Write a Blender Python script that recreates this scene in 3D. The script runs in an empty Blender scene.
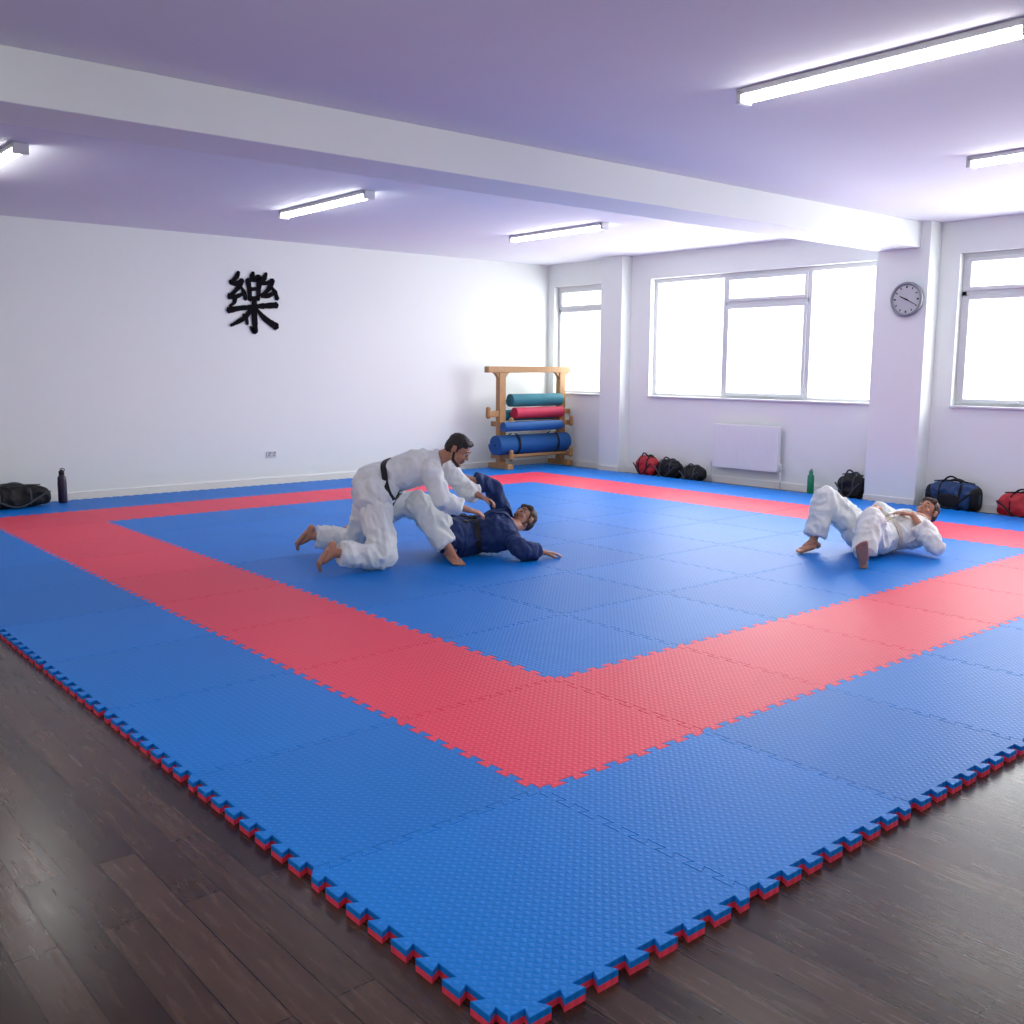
import bpy, bmesh, math, random
from mathutils import Vector, Matrix, noise
from mathutils.bvhtree import BVHTree
random.seed(7)
D=bpy.data; scene=bpy.context.scene; COL=scene.collection
try:
    scene.view_settings.view_transform='Standard'
except Exception: pass

# ------------------------------------------------------------ helpers
def link(o,parent=None):
    COL.objects.link(o)
    if parent is not None: o.parent=parent
    return o
def empty(name,loc=(0,0,0),rz=0):
    o=D.objects.new(name,None); o.location=loc; o.rotation_euler=(0,0,rz); o.empty_display_size=.2
    return link(o)
def mesh_obj(name,verts,faces,mat=None,parent=None,smooth=False,mats=None,fmat=None):
    m=D.meshes.new(name); m.from_pydata([tuple(v) for v in verts],[],faces); m.update()
    for mt in (mats or ([mat] if mat else [])): m.materials.append(mt)
    if fmat:
        for p,i in zip(m.polygons,fmat): p.material_index=i
    if smooth:
        for p in m.polygons: p.use_smooth=True
    return link(D.objects.new(name,m),parent)

class Geo:
    def __init__(s): s.v=[]; s.f=[]; s.m=[]
    def add(s,vs,fs,mi=0):
        b=len(s.v); s.v+= [Vector(v) for v in vs]; s.f+=[tuple(i+b for i in f) for f in fs]; s.m+=[mi]*len(fs)
    def box(s,x0,x1,y0,y1,z0,z1,mi=0,bev=0):
        if bev<=0:
            vs=[(x,y,z) for x in (x0,x1) for y in (y0,y1) for z in (z0,z1)]
            s.add(vs,[(0,1,3,2),(4,6,7,5),(0,4,5,1),(2,3,7,6),(0,2,6,4),(1,5,7,3)],mi); return
        bm=bmesh.new(); bmesh.ops.create_cube(bm,size=1)
        for v in bm.verts: v.co=Vector(((x0+x1)/2+v.co.x*(x1-x0),(y0+y1)/2+v.co.y*(y1-y0),(z0+z1)/2+v.co.z*(z1-z0)))
        bmesh.ops.bevel(bm,geom=bm.edges[:],offset=bev,segments=2,affect='EDGES',profile=.6)
        bm.verts.index_update()
        s.add([v.co.copy() for v in bm.verts],[tuple(v.index for v in f.verts) for f in bm.faces],mi); bm.free()
    def cap(s,p0,p1,r0,r1=None,n=16,k=4,flat0=False,flat1=False,mi=0):
        p0=Vector(p0); p1=Vector(p1); r1=r0 if r1 is None else r1
        d=p1-p0
        if d.length<1e-6: d=Vector((0,0,1))*1e-4; p1=p0+d
        d.normalize(); a=d.orthogonal().normalized(); b=d.cross(a)
        rings=[]
        if flat0: rings.append((p0,r0))
        else:
            for i in range(1,k+1):
                t=math.pi/2*i/k; rings.append((p0-d*r0*math.cos(t),r0*math.sin(t)))
        if flat1: rings.append((p1,r1))
        else:
            for i in range(0,k):
                t=math.pi/2*i/k; rings.append((p1+d*r1*math.sin(t),r1*math.cos(t)))
        vs=[]; fs=[]
        for c,r in rings:
            for j in range(n):
                an=2*math.pi*j/n; vs.append(c+(a*math.cos(an)+b*math.sin(an))*r)
        for i in range(len(rings)-1):
            for j in range(n):
                j2=(j+1)%n; fs.append((i*n+j,i*n+j2,(i+1)*n+j2,(i+1)*n+j))
        if flat0: fs.append(tuple(reversed(range(n))))
        else:
            vs.append(p0-d*r0); q=len(vs)-1
            for j in range(n): fs.append((q,(j+1)%n,j))
        L=(len(rings)-1)*n
        if flat1: fs.append(tuple(L+j for j in range(n)))
        else:
            vs.append(p1+d*r1); q=len(vs)-1
            for j in range(n): fs.append((q,L+j,L+(j+1)%n))
        s.add(vs,fs,mi)
    def ell(s,c,rad,M=None,mi=0,n=20,k=12,p=2.0):
        c=Vector(c); vs=[];fs=[]
        def sp(x,e): return math.copysign(abs(x)**e,x)
        e=2.0/p
        for i in range(1,k):
            t=math.pi*i/k
            for j in range(n):
                a=2*math.pi*j/n
                q=Vector((rad[0]*sp(math.sin(t),e)*sp(math.cos(a),e),rad[1]*sp(math.sin(t),e)*sp(math.sin(a),e),rad[2]*sp(math.cos(t),e)))
                if M is not None: q=M@q
                vs.append(c+q)
        top=Vector((0,0,rad[2])); 
        if M is not None: top=M@top
        vs.append(c+top); vs.append(c-top); T=len(vs)-2; B=len(vs)-1
        for i in range(k-2):
            for j in range(n):
                j2=(j+1)%n; fs.append((i*n+j,(i+1)*n+j,(i+1)*n+j2,i*n+j2))
        for j in range(n):
            fs.append((T,j,(j+1)%n)); fs.append((B,(k-2)*n+(j+1)%n,(k-2)*n+j))
        s.add(vs,fs,mi)
    def tube(s,pts,r,n=8,mi=0,closed=False):
        pts=[Vector(p) for p in pts]; N=len(pts); vs=[];fs=[]; prev=None
        for i,p in enumerate(pts):
            t=(pts[(i+1)%N]-pts[i-1]) if (closed or 0<i<N-1) else (pts[1]-pts[0] if i==0 else pts[-1]-pts[-2])
            t.normalize()
            a=t.orthogonal() if prev is None else prev-t*prev.dot(t)
            a.normalize(); prev=a; b=t.cross(a)
            rr=r[i] if isinstance(r,(list,tuple)) else r
            for j in range(n):
                an=2*math.pi*j/n; vs.append(p+(a*math.cos(an)+b*math.sin(an))*rr)
        for i in range(N if closed else N-1):
            i2=(i+1)%N
            for j in range(n):
                j2=(j+1)%n; fs.append((i*n+j,i*n+j2,i2*n+j2,i2*n+j))
        if not closed:
            fs.append(tuple(reversed(range(n)))); fs.append(tuple((N-1)*n+j for j in range(n)))
        s.add(vs,fs,mi)
    def obj(s,name,mats,parent=None,smooth=False):
        if not isinstance(mats,(list,tuple)): mats=[mats]
        return mesh_obj(name,s.v,s.f,parent=parent,smooth=smooth,mats=mats,fmat=s.m)
    def remesh(s,name,mat,parent=None,vox=.01,sm=4,disp=None):
        o=mesh_obj(name+"_src",s.v,s.f)
        md=o.modifiers.new("r",'REMESH'); md.mode='VOXEL'; md.voxel_size=vox; md.use_smooth_shade=True
        if sm:
            m2=o.modifiers.new("s",'SMOOTH'); m2.factor=.5; m2.iterations=sm
        dg=bpy.context.evaluated_depsgraph_get(); dg.update()
        me=D.meshes.new_from_object(o.evaluated_get(dg))
        old=o.data; D.objects.remove(o); D.meshes.remove(old)
        me.name=name
        if disp:
            nn=[v.normal.copy() for v in me.vertices]
            for v,n_ in zip(me.vertices,nn): v.co=v.co+n_*disp(v.co)
            me.update()
        for p in me.polygons: p.use_smooth=True
        me.materials.clear(); me.materials.append(mat)
        return link(D.objects.new(name,me),parent)

# ------------------------------------------------------------ materials
def mat(name,col,rough=.5,metal=0,bump=0,bscale=50,var=0,vscale=4,spec=.5,emit=None,estr=0,sheen=0):
    m=D.materials.new(name); m.use_nodes=True; nt=m.node_tree; N=nt.nodes; L=nt.links
    b=N['Principled BSDF']; b.inputs['Roughness'].default_value=rough; b.inputs['Metallic'].default_value=metal
    b.inputs['Specular IOR Level'].default_value=spec
    b.inputs['Base Color'].default_value=(*col,1)
    tc=N.new('ShaderNodeTexCoord')
    if sheen: b.inputs['Sheen Weight'].default_value=sheen
    nz=N.new('ShaderNodeTexNoise'); nz.inputs['Scale'].default_value=vscale; nz.inputs['Detail'].default_value=4
    L.new(tc.outputs['Object'],nz.inputs['Vector'])
    mx=N.new('ShaderNodeMix'); mx.data_type='RGBA'
    v=var
    mx.inputs[6].default_value=(*[c*(1-v) for c in col],1); mx.inputs[7].default_value=(*[min(1,c*(1+v)) for c in col],1)
    L.new(nz.outputs['Fac'],mx.inputs[0]); L.new(mx.outputs[2],b.inputs['Base Color'])
    if bump:
        n2=N.new('ShaderNodeTexNoise'); n2.inputs['Scale'].default_value=bscale; n2.inputs['Detail'].default_value=3
        L.new(tc.outputs['Object'],n2.inputs['Vector'])
        bp=N.new('ShaderNodeBump'); bp.inputs['Strength'].default_value=bump; bp.inputs['Distance'].default_value=.005
        L.new(n2.outputs['Fac'],bp.inputs['Height']); L.new(bp.outputs['Normal'],b.inputs['Normal'])
    if emit:
        b.inputs['Emission Color'].default_value=(*emit,1); b.inputs['Emission Strength'].default_value=estr
    return m
def mth(nt,op,a,b=None):
    n=nt.nodes.new('ShaderNodeMath'); n.operation=op
    for i,x in enumerate((a,b)):
        if x is None: continue
        if isinstance(x,(int,float)): n.inputs[i].default_value=x
        else: nt.links.new(x,n.inputs[i])
    return n.outputs[0]
def mat_foam(name,col):
    m=D.materials.new(name); m.use_nodes=True; nt=m.node_tree; N=nt.nodes; L=nt.links; b=N['Principled BSDF']
    b.inputs['Roughness'].default_value=.46; b.inputs['Specular IOR Level'].default_value=.17
    g=N.new('ShaderNodeNewGeometry'); sp=N.new('ShaderNodeSeparateXYZ'); L.new(g.outputs['Position'],sp.inputs[0])
    X,Y=sp.outputs[0],sp.outputs[1]
    s=1/.024
    u=mth(nt,'MULTIPLY',mth(nt,'ADD',X,Y),s*.7071); v=mth(nt,'MULTIPLY',mth(nt,'SUBTRACT',X,Y),s*.7071)
    par=mth(nt,'MODULO',mth(nt,'ABSOLUTE',mth(nt,'ADD',mth(nt,'FLOOR',u),mth(nt,'FLOOR',v))),2)
    def ridge(c): return mth(nt,'ABSOLUTE',mth(nt,'SINE',mth(nt,'MULTIPLY',c,math.pi*1.0)))
    ru,rv=ridge(u),ridge(v)
    a=mth(nt,'MULTIPLY',mth(nt,'POWER',ru,.5),mth(nt,'POWER',rv,1.6)); c=mth(nt,'MULTIPLY',mth(nt,'POWER',rv,.5),mth(nt,'POWER',ru,1.6))
    h=mth(nt,'ADD',mth(nt,'MULTIPLY',a,par),mth(nt,'MULTIPLY',c,mth(nt,'MULTIPLY',mth(nt,'SUBTRACT',1,par),.35)))
    bp=N.new('ShaderNodeBump'); bp.inputs['Strength'].default_value=.5; bp.inputs['Distance'].default_value=.003
    L.new(h,bp.inputs['Height']); L.new(bp.outputs['Normal'],b.inputs['Normal'])
    wn=N.new('ShaderNodeTexWhiteNoise'); wn.noise_dimensions='2D'
    cb=N.new('ShaderNodeCombineXYZ'); L.new(mth(nt,'FLOOR',X),cb.inputs[0]); L.new(mth(nt,'FLOOR',Y),cb.inputs[1]); L.new(cb.outputs[0],wn.inputs['Vector'])
    nz=N.new('ShaderNodeTexNoise'); nz.inputs['Scale'].default_value=1.3; nz.inputs['Detail'].default_value=5; L.new(g.outputs['Position'],nz.inputs['Vector'])
    f=mth(nt,'ADD',mth(nt,'MULTIPLY',wn.outputs['Value'],.5),mth(nt,'MULTIPLY',nz.outputs['Fac'],.5))
    f=mth(nt,'ADD',mth(nt,'MULTIPLY',f,.7),mth(nt,'MULTIPLY',h,.4))
    mx=N.new('ShaderNodeMix'); mx.data_type='RGBA'
    mx.inputs[6].default_value=(*[x*.84 for x in col],1); mx.inputs[7].default_value=(*[min(1,x*1.12+.001) for x in col],1)
    L.new(f,mx.inputs[0]); L.new(mx.outputs[2],b.inputs['Base Color'])
    return m
def mat_floor():
    m=D.materials.new("dark_wood_planks"); m.use_nodes=True; nt=m.node_tree; N=nt.nodes; L=nt.links; b=N['Principled BSDF']
    g=N.new('ShaderNodeNewGeometry'); mp=N.new('ShaderNodeMapping'); mp.inputs['Rotation'].default_value=(0,0,math.radians(90))
    L.new(g.outputs['Position'],mp.inputs['Vector'])
    br=N.new('ShaderNodeTexBrick'); br.offset=.37; br.inputs['Scale'].default_value=1; br.inputs['Brick Width'].default_value=1.15
    br.inputs['Row Height'].default_value=.125; br.inputs['Mortar Size'].default_value=.0024; br.inputs['Bias'].default_value=-.15
    br.inputs['Color1'].default_value=(.034,.018,.012,1); br.inputs['Color2'].default_value=(.092,.052,.036,1); br.inputs['Mortar'].default_value=(.006,.003,.002,1)
    L.new(mp.outputs[0],br.inputs['Vector'])
    m2=N.new('ShaderNodeMapping'); m2.inputs['Scale'].default_value=(14,1.3,1); L.new(g.outputs['Position'],m2.inputs['Vector'])
    nz=N.new('ShaderNodeTexNoise'); nz.inputs['Scale'].default_value=3; nz.inputs['Detail'].default_value=5; nz.inputs['Roughness'].default_value=.45; L.new(m2.outputs[0],nz.inputs['Vector'])
    mx=N.new('ShaderNodeMix'); mx.data_type='RGBA'; mx.blend_type='MULTIPLY'; mx.inputs[0].default_value=.6
    cr=N.new('ShaderNodeValToRGB'); cr.color_ramp.elements[0].color=(.5,.47,.45,1); cr.color_ramp.elements[0].position=.3; cr.color_ramp.elements[1].color=(1.25,1.2,1.15,1); cr.color_ramp.elements[1].position=.75
    L.new(nz.outputs['Fac'],cr.inputs[0]); L.new(br.outputs['Color'],mx.inputs[6]); L.new(cr.outputs[0],mx.inputs[7]); L.new(mx.outputs[2],b.inputs['Base Color'])
    r=mth(nt,'ADD',mth(nt,'MULTIPLY',nz.outputs['Fac'],.14),.19); L.new(r,b.inputs['Roughness']); b.inputs['Specular IOR Level'].default_value=.36
    bp=N.new('ShaderNodeBump'); bp.inputs['Strength'].default_value=.22; bp.inputs['Distance'].default_value=.002
    L.new(mth(nt,'SUBTRACT',mth(nt,'MULTIPLY',nz.outputs['Fac'],.25),br.outputs['Fac']),bp.inputs['Height']); L.new(bp.outputs['Normal'],b.inputs['Normal'])
    return m
def mat_wood():
    m=D.materials.new("pine_wood"); m.use_nodes=True; nt=m.node_tree; N=nt.nodes; L=nt.links; b=N['Principled BSDF']
    tc=N.new('ShaderNodeTexCoord'); mp=N.new('ShaderNodeMapping'); mp.inputs['Scale'].default_value=(9,9,2); L.new(tc.outputs['Object'],mp.inputs['Vector'])
    nz=N.new('ShaderNodeTexNoise'); nz.inputs['Scale'].default_value=4; nz.inputs['Distortion'].default_value=1.5; L.new(mp.outputs[0],nz.inputs['Vector'])
    cr=N.new('ShaderNodeValToRGB'); cr.color_ramp.elements[0].color=(.28,.13,.042,1); cr.color_ramp.elements[1].color=(.48,.27,.11,1)
    L.new(nz.outputs['Fac'],cr.inputs[0]); L.new(cr.outputs[0],b.inputs['Base Color']); b.inputs['Roughness'].default_value=.5
    return m
M_WALL=mat("wall_paint",(.82,.85,.83),.75,bump=.08,bscale=60,var=.015,vscale=1.2)
M_WALL2=mat("wall_paint_white",(.83,.87,.84),.7,bump=.08,bscale=60,var=.015)
M_CEIL=mat("ceiling_paint",(.74,.745,.82),.8,bump=.05,var=.02)
M_BEAM=mat("beam_paint",(.83,.86,.86),.75,bump=.05,var=.015)
M_TRIM=mat("trim_gloss_white",(.82,.84,.83),.35,var=.01)
M_PVC=mat("window_pvc",(.66,.68,.69),.3,var=.01)
M_BLUE=mat_foam("blue_eva_foam",(.0006,.180,.64)); M_RED=mat_foam("red_eva_foam",(.83,.054,.108))
M_FLOOR=mat_floor(); M_WOOD=mat_wood()
M_INK=mat("black_sign_lacquer",(.006,.006,.008),.9,var=.1,spec=.1)
M_GI=mat("white_gi_cotton",(.81,.82,.80),.85,bump=.5,bscale=160,var=.04,vscale=9,sheen=.1)
M_GI2=mat("blue_gi_cotton",(.005,.026,.12),.8,bump=.5,bscale=160,var=.2,vscale=9,sheen=.03)
M_BELT=mat("black_belt",(.008,.008,.010),.7,bump=.3,bscale=120)
M_BELTW=mat("cream_belt",(.56,.51,.41),.8,bump=.3,bscale=120,var=.08)
M_SKIN=mat("skin",(.45,.205,.125),.5,bump=.12,bscale=90,var=.14,vscale=12)
M_HAIR=mat("dark_hair",(.022,.012,.008),.6,bump=.9,bscale=140,var=.4,vscale=60)
M_HAIR2=mat("brown_hair",(.05,.028,.016),.6,bump=.9,bscale=140,var=.4,vscale=60)
M_LIP=mat("lips",(.38,.12,.09),.45,var=.1)
M_EYE=mat("eye_white",(.55,.52,.49),.25); M_IRIS=mat("iris",(.03,.018,.01),.2)
M_BLK=mat("black_nylon",(.007,.007,.009),.65,bump=.6,bscale=60,var=.3,spec=.3)
M_REDN=mat("red_nylon",(.45,.010,.020),.55,bump=.5,bscale=60,var=.2)
M_BLUN=mat("blue_nylon",(.005,.04,.13),.55,bump=.5,bscale=60,var=.2)
M_GREYN=mat("grey_webbing",(.04,.045,.055),.7,bump=.4,bscale=90,var=.2)
M_TEAL=mat("teal_foam",(.015,.16,.21),.7,bump=.3,bscale=50,var=.1)
M_ROLLR=mat("red_foam_roll",(.52,.025,.08),.7,bump=.3,bscale=50,var=.1)
M_ROLLB=mat("blue_foam_roll",(.004,.085,.29),.7,bump=.3,bscale=50,var=.1)
M_DIAL=mat("clock_dial",(.50,.52,.53),.35)
M_CLKCASE=mat("clock_case_silver",(.25,.27,.29),.3,metal=.5)
M_BOT=mat("dark_bottle",(.022,.014,.04),.3,var=.1); M_BOTG=mat("green_bottle",(.02,.26,.12),.25,var=.1)
M_RAD=mat("radiator_enamel",(.82,.84,.84),.3,var=.01)
M_TUBE=mat("fluorescent_tube",(.9,.9,.9),.4,emit=(1.0,.99,.94),estr=31)
M_FIX=mat("fixture_white",(.80,.80,.81),.4)
M_OUTL=mat("outlet_plastic",(.58,.58,.60),.35)

# ------------------------------------------------------------ room shell
ZF=-.04; CEIL=3.37; XW=10.38; YW=11.30; X0=-3.6; Y0=-4.2; T=.3
g=Geo(); g.box(X0-T,XW+T,Y0-T,YW+T,ZF-.15,ZF); g.obj("floor",M_FLOOR)
g=Geo(); g.box(X0-T,XW+T,Y0-T,YW+T,CEIL,CEIL+.2); g.obj("ceiling",M_CEIL)
g=Geo(); g.box(X0-T,XW+T,YW,YW+T,ZF,CEIL); g.obj("wall_back",M_WALL)
g=Geo(); g.box(X0-T,X0,Y0,YW,ZF,CEIL); g.obj("wall_left",M_WALL)
g=Geo(); g.box(X0-T,XW+T,Y0-T,Y0,ZF,CEIL); g.obj("wall_front",M_WALL)
SILL=1.18; HEAD=3.00
wins=[(9.90,11.14),(4.98,8.93),(-.6,4.06)]
g=Geo()
g.box(XW,XW+T,Y0,YW,ZF,SILL); g.box(XW,XW+T,Y0,YW,HEAD,CEIL)
for a,b in ((Y0,-.6),(4.06,4.98),(8.93,9.90),(11.14,YW)): g.box(XW,XW+T,a,b,SILL,HEAD)
g.obj("wall_right",M_WALL2)
g=Geo(); g.box(10.11,XW,4.30,4.98,ZF,CEIL,bev=.006); g.obj("column",M_WALL2)
g=Geo(); g.box(10.16,XW,9.34,9.80,ZF,CEIL,bev=.006); g.obj("column",M_WALL2)
g=Geo(); g.box(X0,XW,4.42,4.97,3.07,CEIL,bev=.008); g.obj("ceiling_beam",M_BEAM)
g=Geo(); g.box(X0,XW-.02,YW-.018,YW,ZF,ZF+.10,bev=.004); g.obj("baseboard_back",M_TRIM)
g=Geo()
for a,b in ((Y0,4.30),(4.98,9.34),(9.80,YW-.02)): g.box(XW-.018,XW,a,b,ZF,ZF+.10,bev=.004)
g.obj("baseboard_right",M_TRIM)
g=Geo(); g.box(10.092,10.11,4.30,4.98,ZF,ZF+.1,bev=.004); g.box(10.142,10.16,9.34,9.80,ZF,ZF+.1,bev=.004); g.obj("baseboard_column",M_TRIM)
def window(name,y0,y1,mull,trans,sashes):
    e=empty(name,(XW+.10,0,0)); g=Geo(); f=.065
    g.box(0,.07,y0,y1,SILL,SILL+f,bev=.006); g.box(0,.07,y0,y1,HEAD-f,HEAD,bev=.006)
    for y in (y0,y1-f): g.box(0,.07,y,y+f,SILL+f,HEAD-f,bev=.006)
    for y in mull: g.box(0,.07,y-f/2,y+f/2,SILL+f,HEAD-f,bev=.006)
    for a,b,z in trans: g.box(0,.07,a,b,z-f/2,z+f/2,bev=.006)
    g.obj("frame",M_PVC,e)
    g=Geo(); s=.045
    for a,b,z0,z1 in sashes:
        g.box(-.02,.03,a,b,z0,z0+s,bev=.005); g.box(-.02,.03,a,b,z1-s,z1,bev=.005)
        g.box(-.02,.03,a,a+s,z0+s,z1-s,bev=.005); g.box(-.02,.03,b-s,b,z0+s,z1-s,bev=.005)
        g.box(-.045,-.02,(a+b)/2-.06,(a+b)/2+.06,z0+.008,z0+.028,bev=.004)
    g.obj("sashes",M_PVC,e)
    g=Geo(); g.box(-.14,-.0,y0,y1,SILL,SILL+.025,bev=.006); g.obj("sill_board",M_PVC,e)
    return e
window("window_1",9.90,11.14,[],[(9.90,11.14,2.60)],[(9.96,11.08,2.63,HEAD-.06)])
window("window_2",4.98,8.93,[7.56,6.15],[(6.15,7.56,2.56)],[(6.18,7.53,2.59,HEAD-.06),(6.18,7.53,SILL+.06,2.53)])
window("window_3",-.6,4.06,[2.68,1.2],[(2.68,4.06,2.53),(-.6,1.2,2.53)],[(2.71,4.00,2.56,HEAD-.06),(2.71,4.00,SILL+.06,2.50)])
for i,(a,b) in enumerate(wins):
    l=D.lights.new("sky_light_%d"%i,'AREA'); l.shape='RECTANGLE'; l.size=HEAD-SILL+1.2; l.size_y=(b-a)+1.0
    l.energy=108*(b-a); l.color=(.97,1.0,.99)
    o=D.objects.new("window_daylight",l); o.location=(XW+1.0,(a+b)/2,(SILL+HEAD)/2+.05); o.rotation_euler=(0,math.radians(90),0); link(o)
w=D.worlds.new("overcast_sky"); scene.world=w; w.use_nodes=True
bg=w.node_tree.nodes['Background']; bg.inputs[0].default_value=(.95,.985,1.0,1); bg.inputs[1].default_value=2.4

def batten(x,y0,y1):
    e=empty("fluorescent_or_fill_light",(x,(y0+y1)/2,CEIL-.002)); h=(y1-y0)/2
    g=Geo(); g.box(-.06,.06,-h,h,-.035,0,bev=.006); g.box(-.06,.06,-h-.012,-h+.03,-.085,0,bev=.008); g.box(-.06,.06,h-.03,h+.012,-.085,0,bev=.008)
    g.obj("housing",M_FIX,e)
    g=Geo(); n=12; vs=[];fs=[]
    for y in (-h+.03,h-.03):
        for j in range(n+1):
            a=math.pi*j/n; vs.append((.045*math.cos(a),y,-.036-.045*math.sin(a)))
    for j in range(n): fs.append((j,j+1,n+2+j,n+1+j))
    g.add(vs,fs); g.obj("diffuser",M_TUBE,e,smooth=True)
for x,a,b in ((3.88,.58,2.34),(4.05,6.98,8.78),(7.37,6.98,8.70),(6.94,.50,2.34),(.84,6.98,8.75),(.5,.58,2.34),(.5,-3.2,-1.45),(3.84,-3.2,-1.45),(-2.2,2.2,3.95),(-2.2,-3.2,-1.45),(-2.2,.2,1.75)): batten(x,a,b)  # battens out of view are added as fill light to brighten the room

# ------------------------------------------------------------ puzzle mat
def mat_floor_tiles():
    NX,NY=10,11; per=8; h=.018; e=.009
    def edge():
        pts=[(0,0)]
        for k in range(per):
            for s_,sg in ((0,1),(1,-1)):
                a=(k+s_*.5)/per; b=a+.5/per
                aa=a-e; bb=b+e
                if k==0 and s_==0: aa=.024
                if k==per-1 and s_==1: bb=.976
                pts.append((aa,sg*h)); pts.append((bb,sg*h))
        return pts
    E=edge(); g=Geo()
    def hE(i,j): return [Vector((i+s,j+o)) for s,o in E]
    def vE(i,j): return [Vector((i+o,j+s)) for s,o in E]
    for i in range(NX):
        for j in range(NY):
            k=min(i,j,NX-1-i,NY-1-j); red=(k==1)
            P=hE(i,j)+vE(i+1,j)
            P+=[Vector((i+1,j+1))]+list(reversed(hE(i,j+1)[1:]))
            P+=[Vector((i,j+1))]+list(reversed(vE(i,j)[1:]))
            Q=[]
            for p in P:
                if not Q or (p-Q[-1]).length>1e-6: Q.append(p)
            n=len(Q); ins=[]
            for a in range(n):
                p0,p1,p2=Q[a-1],Q[a],Q[(a+1)%n]
                d1=(p1-p0).normalized(); d2=(p2-p1).normalized()
                q=Vector((-d1.y,d1.x))+Vector((-d2.y,d2.x)); l=q.length_squared
                ins.append(q/max(.5,l/2))
            gap=.0004; rings=[(gap,ZF),(gap,ZF+.020),(gap,-.002),(gap+.0017,0.0)]
            vs=[]
            for off,z in rings:
                for p,q in zip(Q,ins): vs.append((p.x+q.x*off,p.y+q.y*off,z))
            fs=[];ms=[]
            top=1 if red else 0; bot=1-top
            for r in range(3):
                for a in range(n):
                    a2=(a+1)%n; fs.append((r*n+a,r*n+a2,(r+1)*n+a2,(r+1)*n+a)); ms.append(bot if r==0 else top)
            fs.append(tuple(3*n+a for a in range(n))); ms.append(top)
            g.add(vs,fs); g.m[-len(ms):]=ms
    return g.obj("judo_puzzle_mat",[M_BLUE,M_RED])
mat_floor_tiles()

# ------------------------------------------------------------ wall calligraphy
def calligraphy():
    e=empty("calligraphy_sign",(4.86,YW-.006,2.51))
    W,H=.77,.82; g=Geo()
    S=[
     ([(.25,.99),(.20,.90),(.10,.82)],[.03,.07,.02]),
     ([(.08,.82),(.18,.80),(.30,.85)],[.06,.06,.03]),
     ([(.31,.86),(.22,.72),(.05,.57)],[.07,.06,.04]),
     ([(.04,.58),(.18,.58),(.33,.64)],[.07,.055,.03]),
     ([(.29,.74),(.34,.64),(.36,.54)],[.02,.06,.05]),
     ([(.17,.58),(.14,.48),(.05,.42)],[.05,.05,.02]),
     ([(.53,1.0),(.50,.93),(.45,.87)],[.03,.07,.02]),
     ([(.42,.87),(.44,.70),(.45,.53)],[.07,.06,.05]),
     ([(.42,.86),(.53,.87),(.63,.90),(.62,.72),(.60,.54)],[.05,.05,.08,.06,.05]),
     ([(.45,.71),(.60,.73)],[.045,.045]),
     ([(.45,.56),(.60,.58)],[.05,.045]),
     ([(.78,1.0),(.74,.92),(.68,.85)],[.03,.07,.03]),
     ([(.68,.84),(.78,.83),(.88,.88)],[.06,.05,.03]),
     ([(.90,.89),(.82,.74),(.68,.62)],[.07,.06,.03]),
     ([(.67,.62),(.80,.62),(.93,.68)],[.06,.06,.04]),
     ([(.87,.78),(.94,.68),(.98,.57)],[.02,.06,.06]),
     ([(.02,.35),(.30,.40),(.65,.44),(.97,.47)],[.08,.06,.06,.09]),
     ([(.53,.53),(.52,.30),(.52,.03),(.43,.10)],[.07,.07,.08,.01]),
     ([(.47,.40),(.33,.24),(.06,.10)],[.06,.06,.03]),
     ([(.56,.40),(.72,.24),(.96,.10)],[.03,.07,.09]),
     ([(.30,.30),(.36,.22),(.38,.13)],[.02,.05,.03]),
    ]
    for si,(pts,ws) in enumerate(S):
        P=[Vector(p) for p in pts]; R=[];RW=[]
        n=len(P)
        for i in range(n-1):
            a,b=P[i],P[i+1]; pa=P[i-1] if i else a; pb=P[i+2] if i+2<n else b
            for k in range(8):
                t=k/8
                R.append(.5*((2*a)+(b-pa)*t+(2*pa-5*a+4*b-pb)*t*t+(3*a-pa-3*b+pb)*t**3)); RW.append(ws[i]*(1-t)+ws[i+1]*t)
        R.append(P[-1]); RW.append(ws[-1])
        L=[];Rr=[]
        for i,p in enumerate(R):
            t=(R[min(i+1,len(R)-1)]-R[max(i-1,0)]).normalized(); nn=Vector((-t.y,t.x)); w=RW[i]*.70*(1+.25*noise.noise(Vector((p.x*14,p.y*14,si))))
            L.append(p+nn*w); Rr.append(p-nn*w)
        t0=(R[0]-R[1]).normalized()*RW[0]*.4; t1=(R[-1]-R[-2]).normalized()*RW[-1]*.4
        loop=[R[0]+t0]+L+[R[-1]+t1]+list(reversed(Rr)); m=len(loop)
        y1=-.012-si*.0002
        def c(p,y): return ((p.x-.5)*W,y,(p.y-.5)*H)
        vs=[c(p,0) for p in loop]+[c(p,y1) for p in loop]
        fs=[(i,(i+1)%m,m+(i+1)%m,m+i) for i in range(m)]
        K=len(L)
        fs.append((m,m+1,m+m-1)); fs.append((m+K,m+K+1,m+K+2))
        for i in range(K-1): fs.append((m+1+i,m+2+i,m+m-2-i,m+m-1-i))
        g.add(vs,fs)
    g.obj("brush_strokes",M_INK,e)
calligraphy()
e=empty("wall_outlet",(5.07,YW-.001,.39)); g=Geo(); g.box(-.075,.075,-.012,0,-.045,.045,bev=.004); g.obj("plate",M_OUTL,e)
g=Geo()
for x in (-.037,.037):
    g.box(x-.012,x-.004,-.0135,-.010,-.02,-.008); g.box(x+.004,x+.012,-.0135,-.010,-.02,-.008); g.box(x-.004,x+.004,-.0135,-.01,.004,.018); g.box(x+.012,x+.024,-.017,-.01,.018,.034)
g.obj("sockets",M_INK,e)

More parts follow.
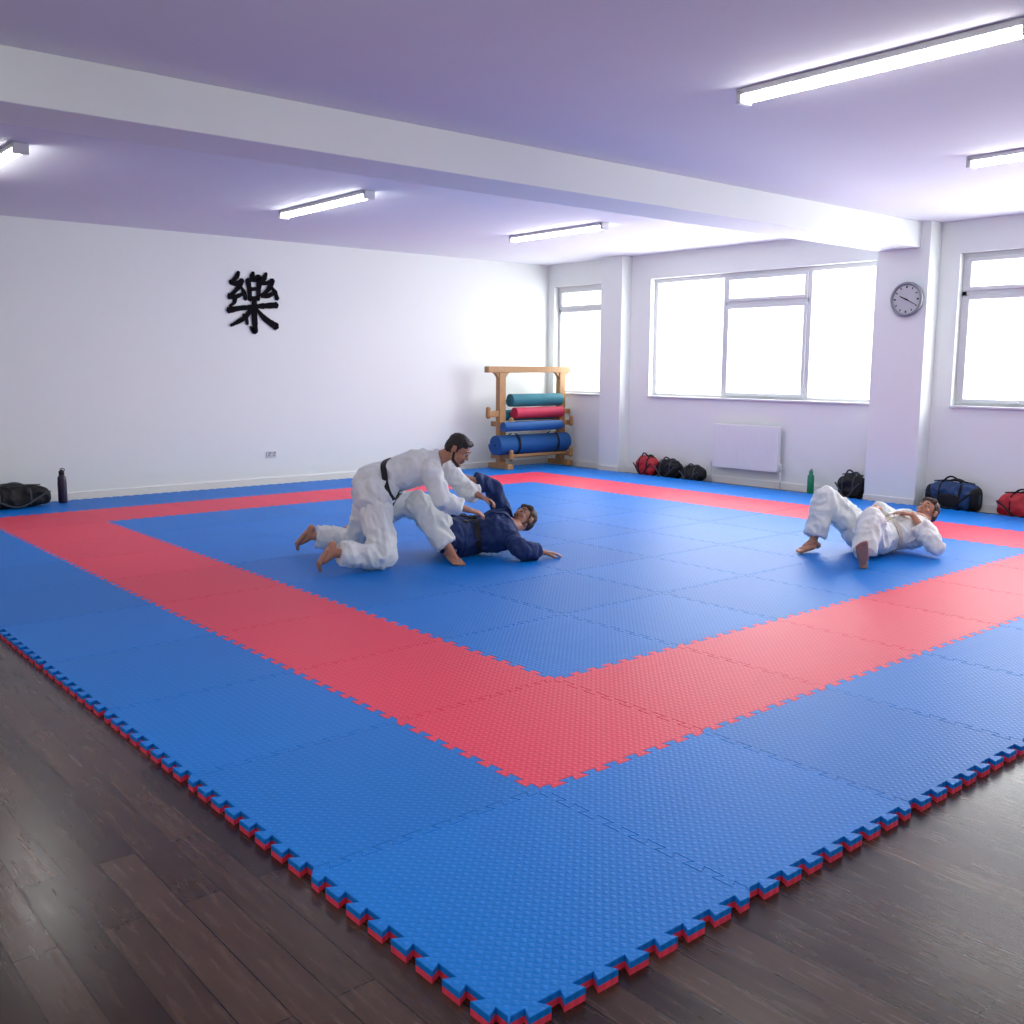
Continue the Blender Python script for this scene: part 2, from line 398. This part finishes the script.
# ------------------------------------------------------------ clock
e=empty("wall_clock",(10.108,4.54,2.47)); g=Geo()
g.cap((0,0,0),(-.035,0,0),.20,.20,n=48,flat0=True,flat1=True); 
g.obj("case",M_CLKCASE,e)
g=Geo(); g.tube([(-.035,.188*math.cos(a*math.pi/24),.188*math.sin(a*math.pi/24)) for a in range(48)],.020,n=10,closed=True); g.obj("bezel",M_CLKCASE,e,smooth=True)
g=Geo(); g.cap((-.034,0,0),(-.038,0,0),.174,.174,n=48,flat0=True,flat1=True); g.obj("dial",M_DIAL,e)
g=Geo()
def hand_clk(ang,l,w,x):
    d=Vector((0,-math.sin(ang),math.cos(ang))); n_=Vector((0,math.cos(ang),math.sin(ang)))
    a=-d*.03; b=d*l
    vs=[Vector((x,0,0))+q for q in (a-n_*w,a+n_*w,b+n_*w*.6,b-n_*w*.6)]; vs+= [v+Vector((-.002,0,0)) for v in vs]
    g.add(vs,[(0,1,2,3),(7,6,5,4),(0,4,5,1),(1,5,6,2),(2,6,7,3),(3,7,4,0)])
hand_clk(math.radians(118),.13,.006,-.042); hand_clk(math.radians(295),.09,.008,-.045)
for k in range(12):
    a=k*math.pi/6; d=Vector((0,-math.sin(a),math.cos(a))); n_=Vector((0,math.cos(a),math.sin(a))); w=.006 if k%3 else .009
    vs=[Vector((-.0385,0,0))+q for q in (d*.134-n_*w,d*.134+n_*w,d*.160+n_*w,d*.160-n_*w)]; vs+=[v+Vector((-.002,0,0)) for v in vs]
    g.add(vs,[(0,1,2,3),(7,6,5,4),(0,4,5,1),(1,5,6,2),(2,6,7,3),(3,7,4,0)])
g.cap((-.04,0,0),(-.05,0,0),.010,.010,n=16,flat0=True,flat1=True)
g.obj("hands_and_marks",M_INK,e)

# ------------------------------------------------------------ radiator
e=empty("radiator",(XW-.022,6.97,0)); g=Geo()
g.box(-.10,-.075,-.56,.56,.20,.83,bev=.008); g.box(-.055,-.03,-.55,.55,.21,.82,bev=.006)
g.box(-.10,-.03,-.565,-.55,.20,.83,bev=.004); g.box(-.10,-.03,.55,.565,.20,.83,bev=.004)
for k in range(37): y=-.54+k*.03; g.box(-.098,-.032,y-.008,y+.008,.822,.836)
for k in range(1,28): y=-.56+k*.04; g.box(-.103,-.0995,y-.012,y+.012,.235,.795,bev=.0012)
for y in (-.4,.4): g.box(-.03,0,y-.03,y+.03,.3,.7)
g.obj("panel",M_RAD,e)
g=Geo(); 
for y in (-.60,.60):
    g.tube([(-.065,y*.95,.25),(-.065,y,.25),(-.065,y,.1),(-.065,y,-.038)],.009); g.cap((-.065,y,.22),(-.065,y,.31),.018,.016,flat0=True)
g.obj("pipes_and_valves",M_TRIM,e,smooth=True)

# ------------------------------------------------------------ mat rack
e=empty("wooden_mat_rack",(9.5,10.74,0.0)); g=Geo()
xs=(-.64,.68)
for x in xs:
    g.box(x-.065,x+.065,-.05,.05,.06,1.58,bev=.008)
    g.box(x-.065,x+.065,-.25,.25,0,.085,bev=.012)
    for z in (.20,.72):
        g.box(x-.035,x+.035,-.25,.22,z-.04,z+.04,bev=.01)
        g.cap((x,-.265,z-.02),(x,-.265,z+.085),.04,.036)
    if x<0: g.box(x-.26,x-.055,-.035,.035,.84,.94,bev=.014); g.cap((x-.26,0,.86),(x-.26,0,.97),.045,.04)
    else: g.box(x+.055,x+.20,-.035,.035,.86,.94,bev=.014)
    for sgn in (-1,1):
        poly=[(.0,1.58),(.26,1.58)]+[(.05+.21*(1-math.sin(math.pi/2*k/6)),1.58-.21*(1-math.cos(math.pi/2*k/6))) for k in range(1,7)]+[(0,1.37)]
        n=len(poly); vs=[(x+sgn*a,-.035,z) for a,z in poly]+[(x+sgn*a,.035,z) for a,z in poly]
        g.add(vs,[tuple(range(n)),tuple(reversed(range(n,2*n)))]+[(i,(i+1)%n,n+(i+1)%n,n+i) for i in range(n)])
g.box(-.94,.86,-.055,.055,1.55,1.65,bev=.012)
g.box(-.62,.68,-.02,.02,.16,.24,bev=.006); g.box(-.62,.68,.14,.18,.69,.75,bev=.006); g.box(-.62,.68,-.20,-.16,.69,.75,bev=.006); g.box(-.62,.68,-.20,-.16,.19,.235,bev=.006)
g.obj("timber_frame",M_WOOD,e)
def roll(name,x0,x1,y,z,r,m,strap=None):
    g=Geo(); turns=4; vs=[];fs=[]; N=40*turns; prof=[];loop=[]; th=r*.82/turns*.42
    for i in range(N+1):
        t=i/N; rr=r*(.18+.82*t); a=2*math.pi*turns*t; prof.append((rr*math.cos(a),rr*math.sin(a))); loop.append(((rr-2*th)*math.cos(a),(rr-2*th)*math.sin(a)))
    for x in (x0,x1):
        vs+=[(x,y+p[0],z+p[1]) for p in prof]+[(x,y+p[0],z+p[1]) for p in loop]
    K=N+1
    for i in range(N):
        fs.append((i,i+1,K+i+1,K+i)); fs.append((2*K+i,2*K+i+1,3*K+i+1,3*K+i))
        fs.append((i,i+1,2*K+i+1,2*K+i)); fs.append((K+i,K+i+1,3*K+i+1,3*K+i))
    fs.append((N,K+N,3*K+N,2*K+N)); fs.append((0,K,3*K,2*K))
    g.add(vs,fs); g.obj(name,m,e)
    if strap:
        g=Geo()
        for xx in strap: 
            vs=[];fs=[]
            for x in (xx-.02,xx+.02):
                for k in range(32):
                    a=2*math.pi*k/32; vs.append((x,y+(r+.004)*math.cos(a),z+(r+.004)*math.sin(a)))
            for k in range(32): fs.append((k,(k+1)%32,32+(k+1)%32,32+k))
            g.add(vs,fs)
        g.obj(name+"_straps",M_BLK,e)
roll("teal_mat_roll",-.50,.60,-.06,1.11,.115,M_TEAL)
roll("red_mat_roll",-.46,.58,-.12,.905,.10,M_ROLLR)
roll("teal_mat_roll_rear",-.56,.62,.09,.86,.10,M_TEAL)
roll("slim_blue_mat_roll",-.84,.40,-.30,.70,.085,M_ROLLB)
roll("large_blue_mat_roll",-.84,.70,-.10,.40,.175,M_ROLLB,strap=(-.45,.4))

# ------------------------------------------------------------ bottles
def bottle(name,loc,h,r,m,capm):
    e=empty(name,loc); g=Geo(); prof=[(0,0),(r*.95,0),(r,.01),(r,h*.62),(r*.93,h*.68),(r*.98,h*.74),(r*.6,h*.84),(r*.5,h*.86)]
    n=24
    def lathe(prof,mi):
        vs=[];fs=[]
        for a,z in prof:
            for j in range(n): vs.append((a*math.cos(2*math.pi*j/n),a*math.sin(2*math.pi*j/n),z))
        for i in range(len(prof)-1):
            for j in range(n): fs.append((i*n+j,i*n+(j+1)%n,(i+1)*n+(j+1)%n,(i+1)*n+j))
        g.add(vs,fs,mi)
    lathe(prof,0); lathe([(r*.58,h*.85),(r*.6,h*.86),(r*.6,h*.95),(r*.4,h*.97),(r*.3,h),(0,h)],1)
    g.tube([(r*.45,0,h*.93),(r*.75,0,h*1.0),(r*.3,0,h*1.04),(-r*.3,0,h*1.02)],.005,mi=1)
    g.obj("bottle_body",[m,capm],e,smooth=True)
bottle("water_bottle",(2.08,10.80,.001),.40,.052,M_BOT,M_BLK)
bottle("water_bottle",(10.20,5.82,ZF),.33,.045,M_BOTG,M_BOTG)

# ------------------------------------------------------------ bags
def bag(name,loc,rz,L,Wd,H,m,trim,seed=0,kind='duffel'):
    e=empty(name,loc,rz); g=Geo()
    g.ell((0,0,H*.46),(L/2,Wd/2,H*.47),p=3.2 if kind=='duffel' else 2.7,n=40,k=24)
    if kind=='duffel':
        g.ell((L*.40,0,H*.40),(L*.11,Wd*.40,H*.34),p=3); g.ell((-L*.40,0,H*.40),(L*.11,Wd*.40,H*.34),p=3)
        g.ell((0,-Wd*.42,H*.34),(L*.27,Wd*.10,H*.26),p=3)
    else:
        g.ell((L*.05,-Wd*.33,H*.30),(L*.33,Wd*.20,H*.25),p=2.6); g.ell((-L*.1,0,H*.75),(L*.25,Wd*.35,H*.2),p=2.4)
    def dsp(p):
        q=p*9+Vector((seed*3.1,seed,0)); n1=1-abs(noise.noise(q))*2
        return .018*(n1-.6)+.012*noise.noise(p*4+Vector((0,seed,0)))
    o=g.remesh("bag_body",m,e,vox=.012,sm=4,disp=dsp)
    for v in o.data.vertices: v.co.z=max(v.co.z,.001)
    g=Geo()
    for s in (-1,1):
        x1=L*.2
        pts=[]
        for k in range(13):
            t=k/12; x=-x1+2*x1*t; z=H*.88+math.sin(math.pi*t)*H*(.22 if s<0 else .10); y=s*Wd*(.20+.12*math.sin(math.pi*t)); pts.append((x,y,z))
        g.tube(pts,.011,n=8)
        for xx in (-x1,x1):
            g.tube([(xx,s*Wd*.20,H*.90),(xx,s*Wd*.38,H*.82),(xx,s*(Wd*.5-.002),H*.6),(xx,s*(Wd*.5-.002),H*.3),(xx,s*Wd*.42,.03)],.012,n=6)
    pts=[]
    for k in range(17):
        t=k/16; pts.append((-L*.45+L*.9*t,-Wd*.5-.01-.03*math.sin(math.pi*t),H*.62-math.sin(math.pi*t)*H*.45+.02*math.sin(9*t)))
    g.tube(pts,.010,n=6)
    g.tube([(-L*.4,0,H*.9),(-L*.2,0,H*.945),(0,0,H*.955),(L*.2,0,H*.945),(L*.4,0,H*.9)],.008,n=6)
    g.obj("straps_and_zip",trim,e,smooth=True)
    if kind=='duffel' and m is M_BLUN:
        g=Geo(); g.ell((0,-Wd*.505,H*.36),(L*.22,.02,H*.2),p=4); g.obj("front_pocket",M_BLK,e,smooth=True)
        g=Geo(); g.ell((L*.43,0,H*.42),(L*.085,Wd*.44,H*.38),p=3); g.ell((-L*.43,0,H*.42),(L*.085,Wd*.44,H*.38),p=3); g.obj("end_panels",M_BLK,e,smooth=True)
R90=math.radians(-90)
bag("duffel_bag",(10.20,3.86,ZF),R90,.62,.26,.38,M_BLUN,M_BLK,1)
bag("duffel_bag",(10.20,3.03,ZF),R90,.58,.26,.31,M_REDN,M_BLK,2)
bag("sports_bag",(10.20,5.20,ZF),R90,.38,.25,.35,M_BLK,M_GREYN,3,'b')
bag("sports_bag",(10.20,8.75,ZF),R90,.40,.25,.33,M_REDN,M_BLK,4,'b')
bag("sports_bag",(10.20,8.30,ZF),R90,.46,.25,.30,M_BLK,M_GREYN,5,'b')
bag("sports_bag",(10.20,7.82,ZF),R90,.40,.25,.24,M_BLK,M_GREYN,6,'b')
bag("kit_bag",(1.48,10.72,0.001),math.radians(6),.86,.34,.27,M_BLK,M_GREYN,7)

# ------------------------------------------------------------ people
def frame(fwd,up):
    f=Vector(fwd).normalized(); u=Vector(up); u=(u-f*u.dot(f)).normalized(); r=f.cross(u)
    return Matrix((r,f,u)).transposed()
def add_hand(g,w,d,pn,curl,side):
    w=Vector(w); M=frame(d,Vector(pn)*-1)
    def P(x,y,z): return w+M@Vector((x*side,y,z))
    xs=(-.030,-.010,.011,.030); ln=(.070,.080,.074,.058); kn=(.085,.090,.086,.078)
    for x,l,k in zip(xs,ln,kn):
        g.cap(P(x*.6,.0,0),P(x,k,0),.016,.0125,n=10,k=3)
        p=Vector((x,k,0)); a=curl*.35; rad=.0092
        for s_,fr in enumerate((.45,.31,.24)):
            q=p+Vector((x*.08,math.cos(a),-math.sin(a)))*l*fr; g.cap(P(*p),P(*q),rad,rad*.92,n=10,k=3); p=q; a+=curl*(.75+.1*s_); rad*=.93
    g.cap(P(-.018,.012,-.004),P(-.040,.048,-.014),.017,.0125,n=10,k=3)
    g.cap(P(-.040,.048,-.014),P(-.050,.078,-.024),.0115,.0105,n=10,k=3); g.cap(P(-.050,.078,-.024),P(-.046,.102,-.034),.0105,.009,n=10,k=3)
def add_foot(g,ank,d,up,toe=0):
    ank=Vector(ank); M=frame(d,up); S=1.1
    def P(x,y,z): return ank+M@Vector((x,y,z))*S
    g.cap(P(0,-.045,-.040),P(0,.0,-.02),.035,.038); g.cap(P(0,0,-.005),P(0,.09,-.035),.038,.028)
    g.cap(P(-.018,.02,-.045),P(-.025,.125,-.052),.026,.024); g.cap(P(.018,.02,-.048),P(.026,.115,-.055),.024,.020)
    g.cap(P(0,.0,-.045),P(0,.12,-.05),.028,.024)
    for x,y,l,r in ((-.034,.135,.045,.0155),(-.011,.14,.038,.012),(.007,.137,.034,.0115),(.023,.130,.030,.011),(.037,.120,.026,.0105)):
        g.cap(P(x*.9,y-.02,-.055),P(x,y+l*math.cos(toe),-.062+l*math.sin(toe)),r*1.05,r,n=10,k=3)
def head(parent,g,c,face,up,neck,hairm,beard=False):
    c=Vector(c); M=frame(face,up)*1.07
    def P(x,y,z): return c+M@Vector((x,y,z))
    g.ell(P(0,-.012,.028),(.074,.094,.088),M); g.ell(P(0,.028,-.035),(.060,.062,.072),M)
    g.ell(P(0,.040,-.070),(.045,.046,.040),M); g.cap(P(-.008,.080,-.092),P(.008,.080,-.092),.018)
    g.cap(P(-.038,.070,-.018),P(.038,.070,-.018),.022,.022)
    g.cap(P(-.036,.078,.030),P(.036,.078,.030),.012,.012)
    g.cap(P(0,.086,.022),P(0,.108,-.014),.008,.012); g.cap(P(-.011,.094,-.018),P(.011,.094,-.018),.009)
    g.cap(P(-.018,.086,-.052),P(.018,.086,-.052),.009)
    for s in (-1,1):
        g.ell(P(s*.078,-.008,.0),(.010,.019,.032),M); g.cap(P(s*.074,-.005,-.02),P(s*.080,-.02,.022),.009)
        g.cap(P(s*.055,.0,-.055),P(s*.030,.055,-.088),.020,.018)
        g.cap(P(s*.020,.088,.018),P(s*.042,.084,.018),.0045)
    n_=Vector(neck); g.cap(P(0,-.025,-.04),n_,.054,.060); 
    e=Geo(); 
    for s in (-1,1): e.ell(P(s*.031,.079,.009),(.0115,.0115,.006),M,mi=0); e.ell(P(s*.031,.088,.009),(.0055,.004,.005),M,mi=1)
    e.obj("eyes",[M_EYE,M_IRIS],parent,smooth=True)
    e=Geo(); e.cap(P(-.021,.093,-.0545),P(0,.0975,-.053),.0035,.005); e.cap(P(0,.0975,-.053),P(.021,.093,-.0545),.005,.0035); e.cap(P(-.015,.092,-.061),P(.015,.092,-.061),.0055,.0055)
    e.obj("lips",M_LIP,parent,smooth=True)
    h=Geo()
    h.ell(P(0,-.022,.045),(.080,.094,.082),M); h.ell(P(0,-.050,.0),(.074,.066,.078),M)
    h.cap(P(-.045,.045,.090),P(.045,.045,.090),.026,.026)
    for s in (-1,1):
        h.cap(P(s*.071,.022,.05),P(s*.073,.018,-.005),.010,.007)
        h.cap(P(s*.046,.082,.040),P(s*.018,.090,.042),.0045,.0055)
    h.remesh("hair",hairm,parent,vox=.005,sm=2,disp=lambda p:.005*noise.noise(p*70)+.004*noise.noise(p*30))
    if beard:
        h=Geo()
        for s in (-1,1):
            h.cap(P(s*.068,.008,-.02),P(s*.055,.025,-.070),.008,.013); h.cap(P(s*.055,.025,-.070),P(s*.022,.076,-.096),.013,.016)
        h.cap(P(-.02,.078,-.096),P(.02,.078,-.096),.017,.017); h.cap(P(-.022,.092,-.066),P(-.018,.091,-.040),.005,.005); h.cap(P(.022,.092,-.066),P(.018,.091,-.040),.005,.005); h.cap(P(-.018,.094,-.041),P(.018,.094,-.041),.005,.005)
        h.remesh("beard",hairm,parent,vox=.004,sm=1,disp=lambda p:.002*noise.noise(p*90))

def judoka(name,loc,J,jm,pm,beltm,front,headdir,hairm,beard=False,seed=0,hands=None,feet=None,waist=.33,B=1.0,TB=1.0):
    e=empty(name,loc,math.radians(-40.28))
    J={k:Vector(v) for k,v in J.items()}
    front=Vector(front).normalized()
    spine=(J['neck']-J['pelvis']); sd=spine.normalized(); front=(front-sd*front.dot(sd)).normalized()
    lat=(J['shF']-J['shN']).normalized(); hl=(J['hipF']-J['hipN']).normalized()
    g=Geo(); head(e,g,J['head'],headdir[0],headdir[1],J['neck'],hairm,beard)
    g.ell(J['neck']+front*.03-sd*.05,(.09,.07,.09),frame(front,sd))
    for s in 'NF':
        g.cap(J['el'+s].lerp(J['wr'+s],.3),J['wr'+s],.040,.026)
        hd,pn,cu,sd_=hands[s]; add_hand(g,J['wr'+s],hd,pn,cu,sd_)
        g.cap(J['kn'+s].lerp(J['an'+s],.45),J['an'+s],.052,.036)
        add_foot(g,J['an'+s],*feet[s])
    o=g.remesh("body_skin",M_SKIN,e,vox=.0052,sm=3)
    for v in o.data.vertices: v.co.z=max(v.co.z,.001)
    def fold(amp,sc,k,tuck=None):
        def f(p):
            q=Vector((p.x*sc,p.y*sc,p.z*sc*.75))+Vector((seed*7.3+k,seed*2.1,k))
            w=noise.noise_vector(q*.6)*.9
            r1=1-abs(noise.noise(q+w))*2.6; r2=1-abs(noise.noise(q*2.1+w*1.5))*2.4
            d=amp*(r1-.35)+amp*.45*(r2-.35)
            if tuck:
                t=max(0,min(1,(min((p-c).length for c in tuck)-.13)/.10)); d=d*t-.022*(1-t)
            return d
        return f
    g=Geo()
    for s in 'NF':
        h_,k_,a_=J['hip'+s],J['kn'+s],J['an'+s]
        g.cap(h_,h_.lerp(k_,.55),.120*B,.114*B); g.cap(h_.lerp(k_,.55),k_,.114*B,.094*B); 
        g.cap(k_,k_.lerp(a_,.45),.094*B,.090*B); g.cap(k_.lerp(a_,.42),k_.lerp(a_,.88),.090*B,.084*B,flat1=True)
    g.cap(J['hipN'],J['hipF'],.12*B,.12*B); g.cap(J['pelvis']-hl*.05,J['pelvis']+sd*.05-hl*.03,.12,.11); g.cap(J['pelvis']+hl*.05,J['pelvis']+sd*.05+hl*.03,.12,.11)
    o=g.remesh("gi_trousers",pm,e,vox=.0105,sm=3,disp=fold(.018,8.5,0,(J['hipN'],J['hipF'],J['pelvis'],J['pelvis']+sd*.1)))
    for v in o.data.vertices: v.co.z=max(v.co.z,.006)
    g=Geo(); W=J['pelvis'].lerp(J['neck'],waist); C=J['chest']
    for s in (-1,1):
        g.cap(J['pelvis']+hl*s*.065,W+lat*s*.055,.132*TB,.112*TB); g.cap(W+lat*s*.055,C+lat*s*.075,.112*TB,.128*TB)
        g.cap(C+lat*s*.075,J['neck']+lat*s*.055-sd*.06,.128*TB,.082)
    g.cap(J['neck']+lat*.05-sd*.03,J['shF'],.062,.080); g.cap(J['neck']-lat*.05-sd*.03,J['shN'],.062,.080)
    g.cap(C,J['shF'],.105,.085); g.cap(C,J['shN'],.105,.085)
    for s in 'NF':
        h_=J['hip'+s]; kd=(J['kn'+s]-h_).normalized()
        g.cap(W,h_+kd*.06,.108,.145*B)
        a,b,c=J['sh'+s],J['el'+s],J['wr'+s]
        g.cap(a,b,.088,.078); g.cap(b,b.lerp(c,.66),.078,.078,flat1=True)
    o=g.remesh("gi_jacket",jm,e,vox=.0105,sm=3,disp=fold(.017,8,3))
    for v in o.data.vertices: v.co.z=max(v.co.z,.003)
    o.data.update()
    bv=BVHTree.FromPolygons([v.co.copy() for v in o.data.vertices],[tuple(p.vertices) for p in o.data.polygons])
    def snap(origin,dirn,off):
        hit=bv.ray_cast(origin+dirn*.6,-dirn,1.2)
        if hit[0] is not None and (hit[0]-origin).length<.32: return hit[0]+dirn*off
        return origin+dirn*(.13+off)
    n=48; vs=[];fs=[]; pts=[]
    for k in range(n):
        a=2*math.pi*k/n; d=(lat*math.cos(a)+front*math.sin(a)).normalized(); pts.append((snap(W,d,0)-W).length)
    for _ in range(4): pts=[(pts[i-1]+pts[i]*2+pts[(i+1)%n])/4 for i in range(n)]
    for k in range(n):
        a=2*math.pi*k/n; d=(lat*math.cos(a)+front*math.sin(a)).normalized(); r_=pts[k]
        for off,hh in ((.002,-.024),(.014,-.024),(.014,.024),(.002,.024)): vs.append(W+d*(r_+off)+sd*hh)
    for k in range(n):
        k2=(k+1)%n
        for q in range(4): fs.append((k*4+q,k2*4+q,k2*4+(q+1)%4,k*4+(q+1)%4))
    b=Geo(); b.add(vs,fs); kn=W+front*(pts[n//4]+.02)
    b.ell(kn,(.035,.022,.024),frame(front,sd))
    gdown=Vector((0,0,-1))
    for s in (-1,1):
        hang=(gdown*.6-sd*.5+lat*s*.35).normalized()
        if front.z>.3: hang=(-sd*.6+lat*s*.8).normalized()
        pr=[]
        for k in range(7):
            p=kn+hang*.035*k
            if front.z>.3: p=snap(p-front*(p-W).dot(front),front,.012)
            pr.append(p)
        w_=hang.cross(front).normalized()*.019
        for i in range(6):
            a,c=pr[i],pr[i+1]; t=front*.004
            b.add([a-w_-t,a+w_-t,c+w_-t,c-w_-t,a-w_+t,a+w_+t,c+w_+t,c-w_+t],[(0,1,2,3),(7,6,5,4),(0,4,5,1),(2,6,7,3),(1,5,6,2),(0,3,7,4)])
    for v in b.v: v.z=max(v.z,.002)
    b.obj("belt",beltm,e)
    lp=Geo()
    for s in (-1,1):
        path=[]
        for k in range(15):
            t=k/14; base=J['neck'].lerp(W,t)+sd*.01; p=base+lat*s*(.07-.115*t); path.append(snap(p,front,.004 if s<0 else .009))
        for i in range(1,14): path[i]=(path[i-1]+path[i]*2+path[i+1])/4
        back=[J['neck']+lat*s*.075+front*.01+sd*.015,J['neck']+lat*s*.06-front*.05+sd*.02,J['neck']-front*.075+sd*.022]
        path=list(reversed(back))+path
        vs=[];fs=[]
        for i,p in enumerate(path):
            t=(path[min(i+1,len(path)-1)]-path[max(i-1,0)]).normalized()
            out=front if i>=3 else (p-J['neck']).normalized()
            wv=t.cross(out).normalized()*.024
            for q in (p-wv,p+wv,p+wv+out*.009,p-wv+out*.009): vs.append(q)
        for i in range(len(path)-1):
            for q in range(4): fs.append((i*4+q,(i+1)*4+q,(i+1)*4+(q+1)%4,i*4+(q+1)%4))
        lp.add(vs,fs)
    for v in lp.v: v.z=max(v.z,.002)
    lp.obj("gi_lapels",jm,e)
    return e

# man in white gi kneeling over his partner
judoka("judoka_in_white_gi",(3.101,5.354,0),dict(
  pelvis=(-.09,-.02,.66),hipN=(-.06,-.15,.63),hipF=(-.09,.10,.63),knN=(.05,-.38,.108),anN=(-.32,-.56,.165),knF=(-.26,.26,.11),anF=(-.66,.26,.165),
  neck=(.46,.07,.865),chest=(.30,.06,.80),shN=(.42,-.12,.79),shF=(.47,.25,.82),elN=(.52,-.21,.54),wrN=(.74,-.10,.45),elF=(.68,.32,.58),wrF=(.84,.22,.52),
  head=(.64,.05,.945)),M_GI,M_GI,M_BELT,(.3,0,-1),((.78,-.32,-.62),(.50,-.1,.80)),M_HAIR,True,1,
  hands=dict(N=((.9,.15,-.25),(0,.2,-1),.75,1),F=((.8,-.3,-.3),(0,-.3,-1),.75,-1)),
  feet=dict(N=((-.42,-.42,-.72),(.8,0,-.5),1.1),F=((-.58,-.15,-.74),(.8,0,-.55),1.1)),waist=.32,B=1.17,TB=1.16)
# man in blue jacket on his back, legs around the first man
judoka("judoka_in_blue_gi",(4.045,5.077,0),dict(
  pelvis=(-.27,-.12,.15),hipN=(-.31,-.25,.15),hipF=(-.31,.02,.16),knN=(-.60,-.38,.49),anN=(-.32,-.48,.10),knF=(-.74,.17,.42),anF=(-1.12,.16,.24),
  neck=(.20,.08,.22),chest=(.07,-.04,.20),shN=(.17,-.18,.17),shF=(.12,.20,.26),elN=(.29,-.43,.09),wrN=(.48,-.27,.05),elF=(.04,.10,.56),wrF=(-.22,-.04,.68),
  head=(.31,.22,.27)),M_GI2,M_GI,M_BELT,(0,-.15,1),((-.45,-.50,.72),(.6,.6,.5)),M_HAIR2,True,2,
  hands=dict(N=((.85,.25,-.12),(0,0,-1),.35,-1),F=((-.75,-.3,.45),(-.3,-.3,-.9),.9,1)),
  feet=dict(N=((.45,-.85,-.10),(0,0,1)),F=((-.9,-.2,.1),(0,-.3,1))),TB=1.24,B=1.12)
# man in white gi resting on his back
judoka("judoka_in_white_gi",(6.781,2.892,0),dict(
  pelvis=(-.10,-.12,.155),hipN=(-.13,-.24,.15),hipF=(-.10,.05,.155),knN=(-.24,-.50,.36),anN=(-.38,-.74,.085),knF=(-.47,.05,.48),anF=(-.58,-.02,.10),
  neck=(.48,.22,.24),chest=(.29,.06,.20),shN=(.43,-.02,.19),shF=(.37,.34,.23),elN=(.41,-.29,.10),wrN=(.26,-.12,.36),elF=(.20,.40,.29),wrF=(.04,.18,.38),
  head=(.58,.34,.32)),M_GI,M_GI,M_BELTW,(-.25,-.1,1),((-.62,-.52,.58),(.62,.35,.6)),M_HAIR2,False,3,
  hands=dict(N=((-.8,.3,.15),(0,0,-1),.5,-1),F=((-.7,-.6,-.05),(0,0,-1),.5,1)),
  feet=dict(N=((-.25,-.35,.9),(.2,.8,.45)),F=((-.85,-.5,-.05),(0,0,1))),TB=1.22,B=1.12)

# ------------------------------------------------------------ camera
yaw,pit,roll_=math.radians(40.278),math.radians(8.274),math.radians(.26)
fw=Vector((math.sin(yaw)*math.cos(pit),math.cos(yaw)*math.cos(pit),-math.sin(pit))); r=Vector((math.cos(yaw),-math.sin(yaw),0)); u=r.cross(fw)
r2=r*math.cos(roll_)+u*math.sin(roll_); u2=u*math.cos(roll_)-r*math.sin(roll_)
cam=D.cameras.new("camera"); cam.sensor_width=36; cam.lens=998.18*36/1024; cam.clip_start=.05; cam.clip_end=100
co=D.objects.new("camera",cam); M=Matrix((r2,u2,-fw)).transposed().to_4x4(); M.translation=Vector((-1.491,-1.766,1.643)); co.matrix_world=M
link(co); scene.camera=co
